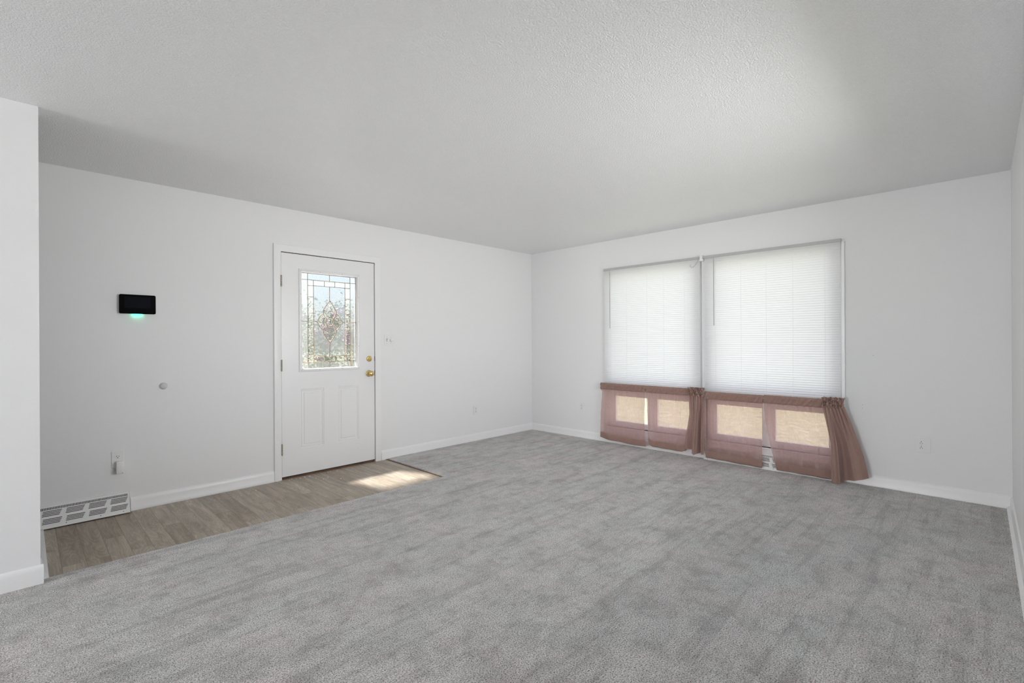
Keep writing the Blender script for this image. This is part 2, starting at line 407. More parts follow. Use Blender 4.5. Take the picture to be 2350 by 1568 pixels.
for x0, x1 in ((-3.356, -3.343), (-2.437, -2.424)): box(b, x0, x1, .055, .15, -.008, 2.046)
box(b, -3.343, -2.437, .055, .15, 2.032, 2.046)
struct('trim_2', b, TRIM)
door = bpy.data.objects.new('door_1', None); C.objects.link(door); door.location = (-3.35, .002, 0); door['kind'] = 'structure'
door['label'] = 'white entry door with leaded glass light and two raised panels'
SX0, SX1, SZ0, SZ1, YF, YBK = -3.3495, -2.4290, .014, 2.0395, .004, .048
GX0, GX1, GZ0, GZ1 = -3.168, -2.619, .980, 1.880
def rings_rect(bm, x0, x1, z0, z1, prof, yf, fill=True):
    """nested rectangular rings; prof = (inset, depth)"""
    prev = None
    for ins, dep in prof:
        r = [bm.verts.new((x, yf+dep, z)) for x, z in ((x0+ins, z0+ins), (x1-ins, z0+ins), (x1-ins, z1-ins), (x0+ins, z1-ins))]
        if prev:
            for i in range(4): bm.faces.new((prev[i], prev[(i+1) % 4], r[(i+1) % 4], r[i]))
        prev = r
    if fill: bm.faces.new(prev)
def door_slab():
    bm = BM(); pan = [(-3.185, -2.963), (-2.825, -2.604)]; pz0, pz1 = .250, .794
    us = sorted([SX0, SX1, GX0, GX1, *pan[0], *pan[1]]); vs = sorted([SZ0, SZ1, pz0, pz1, GZ0, GZ1])
    holes = [(GX0, GX1, GZ0, GZ1)] + [(p[0], p[1], pz0, pz1) for p in pan]
    for i in range(len(us)-1):
        for j in range(len(vs)-1):
            uc, vc = (us[i]+us[i+1])/2, (vs[j]+vs[j+1])/2
            for k, y in enumerate((YF, YBK)):
                hs = holes if k == 0 else holes[:1]
                if any(a < uc < b2 and c < vc < d for a, b2, c, d in hs): continue
                bm.faces.new([bm.verts.new((u, y, v)) for u, v in ((us[i], vs[j]), (us[i+1], vs[j]), (us[i+1], vs[j+1]), (us[i], vs[j+1]))])
    prof = [(0, 0), (.004, .0045), (.009, .0045), (.013, .001), (.017, .0055), (.032, .0055), (.036, .0012), (.038, .0008)]
    for p in pan: rings_rect(bm, p[0], p[1], pz0, pz1, prof, YF)
    for (x0, x1, z0, z1) in ((SX0, SX1, SZ0, SZ1), (GX0, GX1, GZ0, GZ1)):
        q = [(x0, z0), (x1, z0), (x1, z1), (x0, z1)]
        for i in range(4):
            (a, c), (d, e) = q[i], q[(i+1) % 4]
            bm.faces.new([bm.verts.new(p) for p in ((a, YF, c), (d, YF, e), (d, YBK, e), (a, YBK, c))])
    bmesh.ops.remove_doubles(bm, verts=bm.verts, dist=1e-5)
    return bm
part('slab', door_slab(), DOORP, door)
def lite_frame():
    bm = BM()
    prof = [(0, 0), (0, -.006), (.005, -.010), (.016, -.012), (.024, -.010), (.028, -.001), (.031, .012)]
    rings_rect(bm, -3.196, -2.593, .9535, 1.908, prof, YF, False)
    prof = [(0, 0), (0, .006), (.016, .012), (.028, .004), (.031, -.010)]
    rings_rect(bm, -3.196, -2.593, .9535, 1.908, prof, YBK, False)
    return bm
lf = part('glass_frame', lite_frame(), DOORP, door)
SCR = mat('grey screw metal', (.22, .22, .22), .4, .6)
for x, z in [(-3.179, 1.892), (-3.0, 1.892), (-2.779, 1.892), (-2.609, 1.892), (-2.609, 1.675), (-2.609, 1.431), (-2.609, 1.188), (-2.609, .969), (-2.781, .969), (-3.004, .969), (-3.180, .969), (-3.180, 1.187), (-3.180, 1.431), (-3.180, 1.675)]:
    b = BM(); lathe(b, [(0, .003), (.0006, .003), (.0006, 0)], (x, YF-.0115, z), (0, -1, 0), 8)
    part('screw', b, SCR, lf)
# leaded glass design, in the door's own x/z
VXo0, VXi0, VXc, VXi1, VXo1 = -3.107, -3.053, -2.895, -2.739, -2.685
HZo1, HZi1, HZm, HZi0, HZo0 = 1.815, 1.763, 1.424, 1.094, 1.041
GY = .020
def rectm(bm, x0, x1, z0, z1, y): bm.faces.new([bm.verts.new(p) for p in ((x0, y, z0), (x1, y, z0), (x1, y, z1), (x0, y, z1))])
def petal(top):
    s = 1 if top else -1
    half = [(0, .2015), (.020, .176), (.042, .146), (.058, .118), (.0640, .098), (.064, .080), (.057, .060), (.045, .045), (.034, .0335), (.0275, .0285)]
    pts = [(VXc+a, HZm+s*b2) for a, b2 in half]; pts2 = [(VXc-a, HZm+s*b2) for a, b2 in half[::-1]]
    return pts+pts2
def side_petal(right):
    s = 1 if right else -1
    up = [(.127, 0), (.112, .018), (.105, .036), (.095, .052), (.082, .066), (.0655, .078)]
    pts = [(VXc+s*a, HZm+b2) for a, b2 in up]; pts2 = [(VXc+s*a, HZm-b2) for a, b2 in up[::-1]]
    return pts2[:-1]+pts
def smooth_poly(pts, closed=False, k=4):
    out = []; n = len(pts)
    for i in range(n if closed else n-1):
        p0, p1, p2, p3 = (Vector((*pts[(i+j) % n if closed else min(max(i+j, 0), n-1)], 0)) for j in (-1, 0, 1, 2))
        for t in range(k):
            t /= k
            q = .5*((2*p1)+(p2-p0)*t+(2*p0-5*p1+4*p2-p3)*t*t+(3*p1-p0-3*p2+p3)*t**3); out.append((q.x, q.y))
    if not closed: out.append(pts[-1])
    return out
tp = petal(True); bp = petal(False); lp = side_petal(False); rp = side_petal(True)
circ = [(VXc+.0405*cos(2*pi*i/28), HZm+.0405*sin(2*pi*i/28)) for i in range(28)]
# obscure glass sheet (one part) leaves room for the clear bevels
b = BM()
for x0, x1, z0, z1 in [(GX0, VXo0, GZ0, GZ1), (VXo1, GX1, GZ0, GZ1), (VXo0, VXo1, HZo1, GZ1), (VXo0, VXo1, GZ0, HZo0), ]: rectm(b, x0, x1, z0, z1, GY)
def outline_hit(x, z):
    dx, dz = abs(x-VXc), abs(z-HZm)
    def inside(poly):
        c = False; n = len(poly)
        for i in range(n):
            (x1, z1), (x2, z2) = poly[i], poly[(i+1) % n]
            if (z1 > z) != (z2 > z) and x < (x2-x1)*(z-z1)/(z2-z1)+x1: c = not c
        return c
    return inside(tp) or inside(bp) or inside(lp+[(VXc, HZm-.05), (VXc, HZm+.05)]) or inside(rp+[(VXc, HZm+.05), (VXc, HZm-.05)])
# centre field as a fine grid with the flower left open (edge hidden under the caming)
nx, nz = 78, 167
for i in range(nx):
    for j in range(nz):
        x0 = VXi0+(VXi1-VXi0)*i/nx; x1 = VXi0+(VXi1-VXi0)*(i+1)/nx; z0 = HZi0+(HZi1-HZi0)*j/nz; z1 = HZi0+(HZi1-HZi0)*(j+1)/nz
        if outline_hit((x0+x1)/2, (z0+z1)/2): continue
        rectm(b, x0, x1, z0, z1, GY)
bmesh.ops.remove_doubles(b, verts=b.verts, dist=1e-5)
tag(part('textured_glass', b, GTEX, door), 'obscure textured glass')
# clear bevelled pieces
GBEV = pane_glass('clear bevelled glass', False)
def _bev():
    m = GBEV; o = [n for n in m.node_tree.nodes if n.type == 'OUTPUT_MATERIAL'][0]
    tr = [n for n in m.node_tree.nodes if n.type == 'BSDF_TRANSPARENT'][0]
    rf = N(m, 'BsdfRefraction'); rf.inputs['IOR'].default_value = 1.30; rf.inputs['Roughness'].default_value = .02; rf.inputs[0].default_value = (.93, .95, .93, 1)
    h = tex_noise(m, coords(m), 55, 2, .5, .5); L(m, bump(m, h, .5, .006), rf.inputs['Normal'])
    a = N(m, 'MixShader'); a.inputs[0].default_value = .6; mx = [n for n in m.node_tree.nodes if n.type == 'MIX_SHADER' and n != a][0]
    L(m, tr.outputs[0], a.inputs[1]); L(m, rf.outputs[0], a.inputs[2]); L(m, a.outputs[0], mx.inputs[1])
_bev()
sdL = [HZi1, 1.656, 1.504, 1.352, 1.198, HZi0]; tdv = [VXi0, -2.946, -2.842, VXi1]
bevs = []
for x0, x1 in ((VXo0, VXi0), (VXi1, VXo1)):
    for a, c in zip(sdL, sdL[1:]): bevs.append((x0, x1, c, a))
    bevs.append((x0, x1, HZi1, HZo1)); bevs.append((x0, x1, HZo0, HZi0))
for a, c in zip(tdv, tdv[1:]): bevs.append((a, c, HZi1, HZo1)); bevs.append((a, c, HZo0, HZi0))
for x0, x1, z0, z1 in bevs:
    bb = BM(); rings_rect(bb, x0, x1, z0, z1, [(0, 0), (.011, -.003)], GY)
    part('bevelled_pane', bb, GBEV, door)
def bev_poly(poly, k=.83):
    bb = BM(); cxm = sum(p[0] for p in poly)/len(poly); czm = sum(p[1] for p in poly)/len(poly)
    A = [bb.verts.new((x, GY, z)) for x, z in poly]; B = [bb.verts.new((cxm+(x-cxm)*k, GY-.003, czm+(z-czm)*k)) for x, z in poly]
    n = len(poly)
    for i in range(n): bb.faces.new((A[i], A[(i+1) % n], B[(i+1) % n], B[i]))
    bb.faces.new(B); part('bevelled_petal', bb, GBEV, door)
bev_poly(tp); bev_poly(bp)
arcR = [(VXc+.0405*cos(a), HZm+.0405*sin(a)) for a in (radians(d) for d in (40, 20, 0, -20, -40))]
bev_poly(rp+[(VXc+.060, HZm+.066), (VXc+.045, HZm+.045)]+arcR+[(VXc+.045, HZm-.045), (VXc+.060, HZm-.066)])
bev_poly(lp[::-1]+[(VXc-.060, HZm-.066), (VXc-.045, HZm-.045)]+[(2*VXc-a, HZm-(z-HZm)) for a, z in arcR]+[(VXc-.045, HZm+.045), (VXc-.060, HZm+.066)])
bev_poly(circ, .8)
# caming
b = BM(); r = .0026
def ln(x0, z0, x1, z1, rr=r): tube(b, [(x0, GY-.001, z0), (x1, GY-.001, z1)], rr, 6)
for x in (VXo0, VXo1): ln(x, GZ0, x, GZ1)
for z in (HZo0, HZo1): ln(GX0, z, GX1, z)
for x in (VXi0, VXi1): ln(x, HZo0, x, HZo1)
for z in (HZi0, HZi1): ln(VXo0, z, VXo1, z)
for x in tdv[1:3]: ln(x, HZi1, x, HZo1); ln(x, HZo0, x, HZi0)
for x0, x1 in ((VXo0, VXi0), (VXi1, VXo1)):
    for z in sdL[1:-1]: ln(x0, z, x1, z)
ln(VXc, HZo1, VXc, GZ1); ln(VXc, HZm+.2, VXc, HZi1); ln(VXc, HZi0, VXc, HZm-.2); ln(VXc, GZ0, VXc, HZo0)
ln(GX0, HZm, VXo0, HZm); ln(VXi0, HZm, VXc-.127, HZm); ln(VXc+.127, HZm, VXi1, HZm); ln(VXo1, HZm, GX1, HZm)
ln(GX0+.002, GZ1-.004, GX1-.002, GZ1-.004); ln(GX1-.003, GZ0, GX1-.003, GZ1)
for poly in (tp[:10], tp[10:], bp[:10], bp[10:], lp, rp): tube(b, [(x, GY-.003, z) for x, z in smooth_poly(poly)], .0033, 6)
tube(b, [(x, GY-.004, z) for x, z in circ], .0036, 6, closed=True)
part('caming', b, CAME, door, smooth=True)
# hardware
kb = BM(); lathe(kb, [(0, .033), (.003, .034), (.008, .030), (.010, .015), (.028, .012), (.034, .020), (.042, .0275), (.054, .0285), (.062, .025), (.066, .012), (.0665, .0)], (-2.490, YF, .906), (0, -1, 0), 28)
kn = part('doorknob', kb, BRASS, door, smooth=True, angle=50); tag(kn, 'polished brass doorknob')
kb = BM(); lathe(kb, [(0, .007), (.004, .007), (.005, .0)], (-2.490, YF-.0655, .906), (0, -1, 0), 12); part('lock_button', kb, BRASS, kn, smooth=True)
kb = BM(); lathe(kb, [(0, .031), (.004, .031), (.011, .026), (.012, .018), (.012, .0)], (-2.488, YF, 1.056), (0, -1, 0), 28)
db = part('deadbolt', kb, BRASS, door, smooth=True, angle=40); tag(db, 'brass deadbolt with thumb turn')
kb = BM(); box(kb, -2.503, -2.473, YF-.030, YF-.011, 1.051, 1.061, .003); part('thumb_turn', kb, BRASS, db, smooth=True)
kb = BM(); box(kb, -2.4275, -2.4245, YF-.001, YF+.04, .880, .935); box(kb, -2.4275, -2.4245, YF-.001, YF+.04, 1.03, 1.08); part('strike_plate', kb, mat('dark aged brass', (.10, .06, .03), .5, .7), door)
for z in (1.782, 1.022, .266):
    hb = BM()
    for k in range(5):
        z0 = z-.050+k*.0202; lathe(hb, [(0, 0), (0, .0062), (.0005, .0066), (.0185, .0066), (.019, .0062), (.019, 0)], (-3.3545, -.013, z0), (0, 0, 1), 12)
    lathe(hb, [(-.003, 0), (-.003, .004), (0, .005)], (-3.3545, -.013, z-.051), (0, 0, 1), 10)
    tag(part('hinge', hb, NICKEL, door, smooth=True, angle=40), 'tarnished metal door hinge')
b = BM(); box(b, -3.343, -2.437, .002, .15, -.012, .006, .002); box(b, -3.343, -2.437, .05, .15, -.012, .03)
th = struct('trim_4', b, WOOD)
b = BM(); box(b, SX0+.01, SX1-.01, YF+.004, YBK, .007, .014); part('door_sweep', b, DARK, door)
b = BM()
for x0, x1 in ((-3.3558, SX0), (SX1, -2.4242)): box(b, x0, x1, YF+.010, YBK, .0, 2.045)
box(b, -3.3558, -2.4242, YF+.010, YBK, SZ1, 2.0458); part('gap_shade', b, mat('dark gap shade', (.035, .034, .032), .8), door)  # dark strips stand in for the shade in the gap round the slab
# flakes of chipped paint on the vinyl
random.seed(3)
fl = BM()
spots = [(-3.31, -.055), (-3.25, -.06), (-3.22, -.065), (-3.17, -.05), (-3.13, -.06), (-2.98, -.05), (-2.95, -.045), (-2.93, -.052), (-2.86, -.05), (-3.12, -.17), (-3.08, -.24), (-3.03, -.22), (-2.97, -.35), (-3.62, -.16), (-3.69, -.21), (-3.75, -.22), (-3.4, -.03), (-3.28, -.03)]
WHITEC = mat('white paint chip', (.85, .85, .84), .6)
for i, (x, y) in enumerate(spots):
    f = BM(); n = 7; rr = random.uniform(.004, .009)
    A = [f.verts.new((x+rr*cos(2*pi*k/n)*random.uniform(.6, 1.3), y+rr*sin(2*pi*k/n)*random.uniform(.5, 1.1), -.0078)) for k in range(n)]
    B = [f.verts.new((v.co.x*.8+x*.2, v.co.y*.8+y*.2, -.0058)) for v in A]
    for k in range(n): f.faces.new((A[k], A[(k+1) % n], B[(k+1) % n], B[k]))
    f.faces.new(B); f.faces.new(A[::-1])
    single('paint_chip', f, WHITEC, (x, y, -.008), 'small white paint chip scattered on the vinyl floor before the entry door', 'paint chip', 'paint chips on the entry floor')

# ------------------------------------------------------------------ front window
def window(name, y0, y1):
    root = bpy.data.objects.new(name, None); C.objects.link(root); root.location = (.05, (y0+y1)/2, WZ0); root['kind'] = 'structure'
    gy0, gy1 = y0+.095, y1-.075; mid = (gy0+gy1)/2
    fx0, fx1 = .045, .105
    bm = BM(); us = [y0, gy0, mid-.043, mid+.043, gy1, y1]; vs = [WZ0, .245, .578, .765, 2.0, WZ1]
    cells(bm, us, vs, [(gy0, mid-.043, .245, .578), (mid+.043, gy1, .245, .578), (gy0, gy1, .765, 2.0)], fx0, fx1, FY)
    part('window_frame', bm, TRIM, root)
    for a, c, z0, z1 in ((gy0, gy1, .765, 2.0), (gy0, mid-.043, .245, .578), (mid+.043, gy1, .245, .578)):
        bm = BM(); box(bm, .072, .076, a-.005, c+.005, z0-.005, z1+.005); part('pane', bm, GCLR, root)
    for a, c in ((gy0, mid-.043), (mid+.043, gy1)):
        bm = BM(); cells(bm, [a, a+.016, c-.016, c], [.245, .258, .562, .578], [(a+.016, c-.016, .258, .562)], .055, .09, FY)
        part('sash', bm, VENTM, root)
    return root
window('window_1', MY1, WY1); window('window_2', WY0, MY0)
b = BM()     # stool, side and mullion trims
box(b, -.014, .045, WY0, WY1, WZ0-.010, WZ0, .002)
struct('trim_5', b, TRIM)
b = BM(); box(b, -.022, .0, WY0-.024, WY0-.002, WZ0+.3, WZ1+.01, .002); box(b, -.004, .045, MY0-.0, MY1+.0, WZ0, WZ1, .002); struct('trim_6', b, TRIM)

# ------------------------------------------------------------------ blinds
def blind(y0, y1, wand_y, wz, label, dots):
    ztop, zbot = 2.072, .665; xc = -.030
    root = thing('venetian_blind', (xc, (y0+y1)/2, zbot), label, 'window blind', 'mini blinds over the front window')
    bm = BM(); box(bm, xc-.014, xc+.014, y0, y1, ztop, ztop+.027, .002)
    part('headrail', bm, HEADM, root)
    bm = BM(); pitch = .0215; n = int((ztop-zbot)/pitch); sw = .025; tilt = radians(63)
    for i in range(n):
        zc = ztop-.012-i*pitch
        prev = None
        for k in range(5):
            t = k/4-.5; arc = .0020*(1-4*t*t)     # room-side edge turned up, gently crowned
            cur = [bm.verts.new((xc-t*sw*cos(tilt)-arc*sin(tilt), yy, zc+t*sw*sin(tilt)-arc*cos(tilt))) for yy in (y0+.006, y1-.006)]
            if prev: bm.faces.new((prev[0], prev[1], cur[1], cur[0]))
            prev = cur
    part('slats', bm, SLAT, root, smooth=True)
    bm = BM(); box(bm, xc-.011, xc+.011, y0+.004, y1-.004, zbot-.02, zbot-.006, .003); part('bottom_rail', bm, SLAT, root)
    L_ = y1-y0
    for f in dots:
        yy = y1-L_*f
        bm = BM(); tube(bm, [(xc-.0135, yy, ztop), (xc-.0135, yy, zbot-.006)], .0006, 5)
        part('ladder_cord', bm, SLAT, root)
    bm = BM(); tube(bm, [(xc-.024, wand_y, 2.045), (xc-.024, wand_y, wz)], .0036, 6)
    tube(bm, [(xc-.016, wand_y, 2.070), (xc-.024, wand_y, 2.062), (xc-.024, wand_y, 2.04)], .0018, 6)
    tag(part('tilt_wand', bm, WANDM, root), 'thin grey plastic tilt wand')
    return root
blind(-2.399, -1.212, -1.312, 1.375, 'narrower white mini blind lowered over the left half of the front window', [.09, .27, .49, .66, .86])
blind(-3.628, -2.437, -2.545, 1.378, 'white mini blind lowered over the right half of the front window', [.10, .31, .50, .69, .90])
# little hook and bracket at the joint of the two headrails
b = BM(); tube(b, [(-.062, -2.385, 2.055), (-.066, -2.372, 2.03), (-.068, -2.352, 2.003), (-.068, -2.33, 1.992), (-.068, -2.312, 1.996), (-.066, -2.304, 2.012), (-.064, -2.310, 2.024)], .0028, 8)
tube(b, [(-.045, -2.39, 2.075), (-.062, -2.385, 2.055)], .0028, 8)
single('curtain_hook', b, HEADM, (-.045, -2.39, 2.06), 'small curled white hook hanging where the two blinds meet', 'hook')
b = BM(); box(b, -.062, -.001, -2.430, -2.403, 2.048, 2.112, .003); box(b, -.06, -.052, -2.440, -2.393, 2.050, 2.066, .002)
single('blind_bracket', b, PLAST, (-.03, -2.417, 2.08), 'white bracket between the headrails of the two blinds', 'bracket')

# ------------------------------------------------------------------ curtains
def lerp(pts, t):
    for (a, va), (b2, vb) in zip(pts, pts[1:]):
        if t <= b2: return va+(vb-va)*(t-a)/(b2-a) if b2 > a else vb
    return pts[-1][1]
def sheet(ufun, nu, nv, v0=0, v1=1):
    bm = BM(); g = [[bm.verts.new(ufun(i/nu, v0+(v1-v0)*j/nv)) for i in range(nu+1)] for j in range(nv+1)]
    for j in range(nv):
        for i in range(nu): bm.faces.new((g[j][i], g[j][i+1], g[j+1][i+1], g[j+1][i]))
    return bm
def rod_pocket(y0, y1, zt, seed, gather=0, x0=-.068, h=.082):
    """flattened sleeve round the rod, puckered"""
    bm = BM(); nu = int(abs(y1-y0)/.006); n = 18; rings = []
    for i in range(nu+1):
        y = y0+(y1-y0)*i/nu; ring = []
        pk = noise.noise(Vector((y*26, seed, 0))); pk2 = noise.noise(Vector((y*60, seed, 9))); pk3 = noise.noise(Vector((y*95, seed, 2))); g2 = sin(i*1.9+3*pk)*gather
        tilt = .010*noise.noise(Vector((y*18, seed, 4)))
        for j in range(n):
            a = 2*pi*j/n; ca, sa = cos(a), sin(a)
            rx = .015*(1+.50*pk+.34*sin(y*150+2.2*sa*2+pk*5))+g2*.010; rz = h/2*(1+.07*pk2)
            if i in (0, nu): rx *= .75; rz *= .93
            # waist crease below the rod
            cre = .008*math.exp(-((sa+.15)/.22)**2)+.006*pk3*(1 if sa < .2 else .4)*abs(ca)
            ring.append(bm.verts.new((x0-max(rx, .004)*ca+(cre if ca > 0 else 0), y+g2*.004*ca+.003*sa*pk, zt-h/2+rz*sa+tilt*ca)))
        rings.append(ring)
    for A, B in zip(rings, rings[1:]):
        for j in range(n): bm.faces.new((A[j], A[(j+1) % n], B[(j+1) % n], B[j]))
    bm.faces.new(rings[0]); bm.faces.new(rings[-1][::-1])
    return bm
def curtain(label, yl, yr, zb, zt=.645, folds=(), seed=0, amp=.005, bulge=None, group='short cafe curtains under the blinds', pocket=None):
    """yl, yr: (v, y) tables of the left and right edge; zb: (u, z) table of the hem"""
    y0, y1 = lerp(yl, 0), lerp(yr, 0)
    root = thing('cafe_curtain', (-.08, (y0+y1)/2, .04), label, 'curtain', group)
    def pos(u, v, out=0.0):
        y = lerp(yl, v)*(1-u)+lerp(yr, v)*u
        z = zt+(lerp(zb, u)-zt)*v
        x = -.076-.012*v
        x += amp*sin(u*17+seed+1.2*noise.noise(Vector((u*3, v*2, seed))))*(.4+.8*v)
        x += .0035*noise.noise(Vector((u*22, v*1.3, seed)))*(1.6-v)+.004*noise.noise(Vector((u*6, v*7, seed+5)))
        if bulge: x += bulge(u, v)
        return Vector((x-out, y, z))
    body = sheet(lambda u, v: pos(u, v), 90, 60, 0, .89); part('panel', body, CURT, root, smooth=True)
    hem = BM()
    nu = 90; rings = []
    for i in range(nu+1):
        u = i/nu; ring = []
        for v, o in ((.885, .0012), (.94, .0026), (.985, .0026), (1.0, 0), (.985, -.0022), (.94, -.0022), (.885, -.001)): ring.append(hem.verts.new(pos(u, v, o)))
        rings.append(ring)
    for A, B in zip(rings, rings[1:]):
        for j in range(6): hem.faces.new((A[j], A[j+1], B[j+1], B[j]))
    part('hem', hem, CURT2, root, smooth=True)
    p0, p1 = pocket or (y0, y1)
    part('rod_pocket', rod_pocket(p0, p1, zt+.078, seed), CURT2, root, smooth=True)
    return root
c1 = curtain('short sheer brown curtain panel at the far left end of the window rods',
    [(0, -1.185), (.04, -1.213), (.5, -1.190), (1, -1.186)], [(0, -1.783), (.5, -1.776), (.9, -1.790), (1, -1.800)],
    [(0, .066), (.2, .045), (.5, .040), (.75, .030), (1, .040)], seed=1.0)
c2 = curtain('short sheer brown curtain panel bunched at its right end, beneath the narrower blind',
    [(0, -1.796), (.5, -1.815), (.92, -1.824), (1, -1.832)], [(0, -2.318), (.5, -2.290), (.85, -2.262), (1, -2.256)],
    [(0, .068), (.12, .048), (.5, .046), (.9, .046), (1, .072)], seed=4.0, pocket=(-1.79, -2.30))
def smooth_lerp(pts, t):
    for (a, va), (b2, vb) in zip(pts, pts[1:]):
        if t <= b2:
            k = (t-a)/(b2-a); k = k*k*(3-2*k); return va+(vb-va)*k
    return pts[-1][1]
def bunch(root, yl, yr, zt, zb, depth, nf, seed, topz, x0, ripple=.012, ny=110):
    """a bunched length of the same panel: small pleats at the rod opening into deep folds"""
    def pos(u, v):
        y = lerp(yl, v)*(1-u)+lerp(yr, v)*u
        k = min(1, v*1.9)**.8
        ph = 2*pi*nf*u+1.4*noise.noise(Vector((u*4, v*1.2, seed)))
        D = ripple*sin(ph)*(1-.86*k)+smooth_lerp(depth, u)*k+.004*noise.noise(Vector((u*7, v*5, seed+3)))*k
        y += .006*cos(ph)*(1-k)
        z = zt+(lerp(zb, u)-zt)*v
        return Vector((x0-D-.012*v, y, z))
    part('gathered_panel', sheet(pos, ny, 50), CURT2, root, smooth=True)
    y0, y1 = lerp(yl, 0), lerp(yr, 0)
    def head(u, v):
        n2 = nf*1.5; ph = 2*pi*n2*u; y = y0+(y1-y0)*u
        z = zt-.012+(topz-zt+.012)*v+.012*noise.noise(Vector((u*26, 7, seed)))*v**2
        pinch = 1-.70*math.exp(-((v-.60)/.13)**2)-.40*math.exp(-((v-.2)/.10)**2)
        x = x0-.004-.018*pinch*sin(ph+3.2*noise.noise(Vector((u*9, v*3, seed+8)))); y += .008*cos(ph*1.3+v*5)*pinch
        return Vector((x, y, z))
    part('ruffled_heading', sheet(head, 170, 24), CURT2, root, smooth=True)
bunch(c2, [(0, -2.296), (.35, -2.300), (.75, -2.262), (1, -2.248)], [(0, -2.452), (1, -2.460)], .660,
      [(0, .085), (.30, .080), (.40, .058), (.55, .046), (.7, .060), (.85, .062), (1, .056)],
      [(0, -.012), (.30, -.040), (.36, -.040), (.45, .030), (.56, .046), (.66, .024), (.73, -.040), (.84, -.040), (.90, .028), (1, .012)], 6, 2.0, .737, -.092)
def swag(u, v):
    d = v-(.80+.10*abs(u-.30)*2)
    return .010*math.exp(-(d/.045)**2)*math.exp(-((u-.35)/.30)**2)-.006*math.exp(-((v-.74)/.08)**2)*math.exp(-((u-.35)/.25)**2)
c3 = curtain('short sheer brown curtain panel with a sagging crease near its hem, below the right blind',
    [(0, -2.455), (.1, -2.448), (.6, -2.452), (1, -2.468)], [(0, -3.008), (.5, -3.004), (1, -3.004)],
    [(0, .026), (.3, .024), (.6, .018), (1, .016)], zt=.625, seed=7.0, bulge=swag)
c4 = curtain('short brown curtain flaring out in heavy folds at the far right end of the window',
    [(0, -3.016), (.3, -3.030), (.6, -3.068), (1, -3.128)], [(0, -3.505), (.3, -3.535), (.6, -3.552), (1, -3.556)],
    [(0, .020), (.5, .018), (1, .014)], zt=.630, seed=9.0, pocket=(-3.012, -3.50))
bunch(c4, [(0, -3.500), (.5, -3.552), (1, -3.556)], [(0, -3.652), (.35, -3.725), (.7, -3.788), (1, -3.822)], .652,
      [(0, .020), (.08, .008), (.25, .006), (.36, .020), (.6, .040), (1, .078)],
      [(0, -.024), (.06, .028), (.18, .058), (.29, .044), (.36, -.046), (.44, -.044), (.66, .012), (.86, .010), (1, -.022)], 6.5, 5.0, .728, -.098, .014, 140)
for (y0, y1, z, lab) in ((-1.19, -2.390, .692, 'white curtain rod inside the left pair of short brown curtains'), (-2.45, -3.635, .676, 'white curtain rod inside the right pair of short brown curtains')):
    b = BM(); tube(b, [(-.004, y0, z), (-.05, y0, z), (-.066, y0-.012, z), (-.068, y0-.03, z), (-.068, y1+.03, z), (-.066, y1+.012, z), (-.05, y1, z), (-.004, y1, z)], .0045, 10)
    single('curtain_rod', b, PLAST, (0, (y0+y1)/2, z), lab, 'curtain rod', 'curtain rods below the blinds', smooth=True)

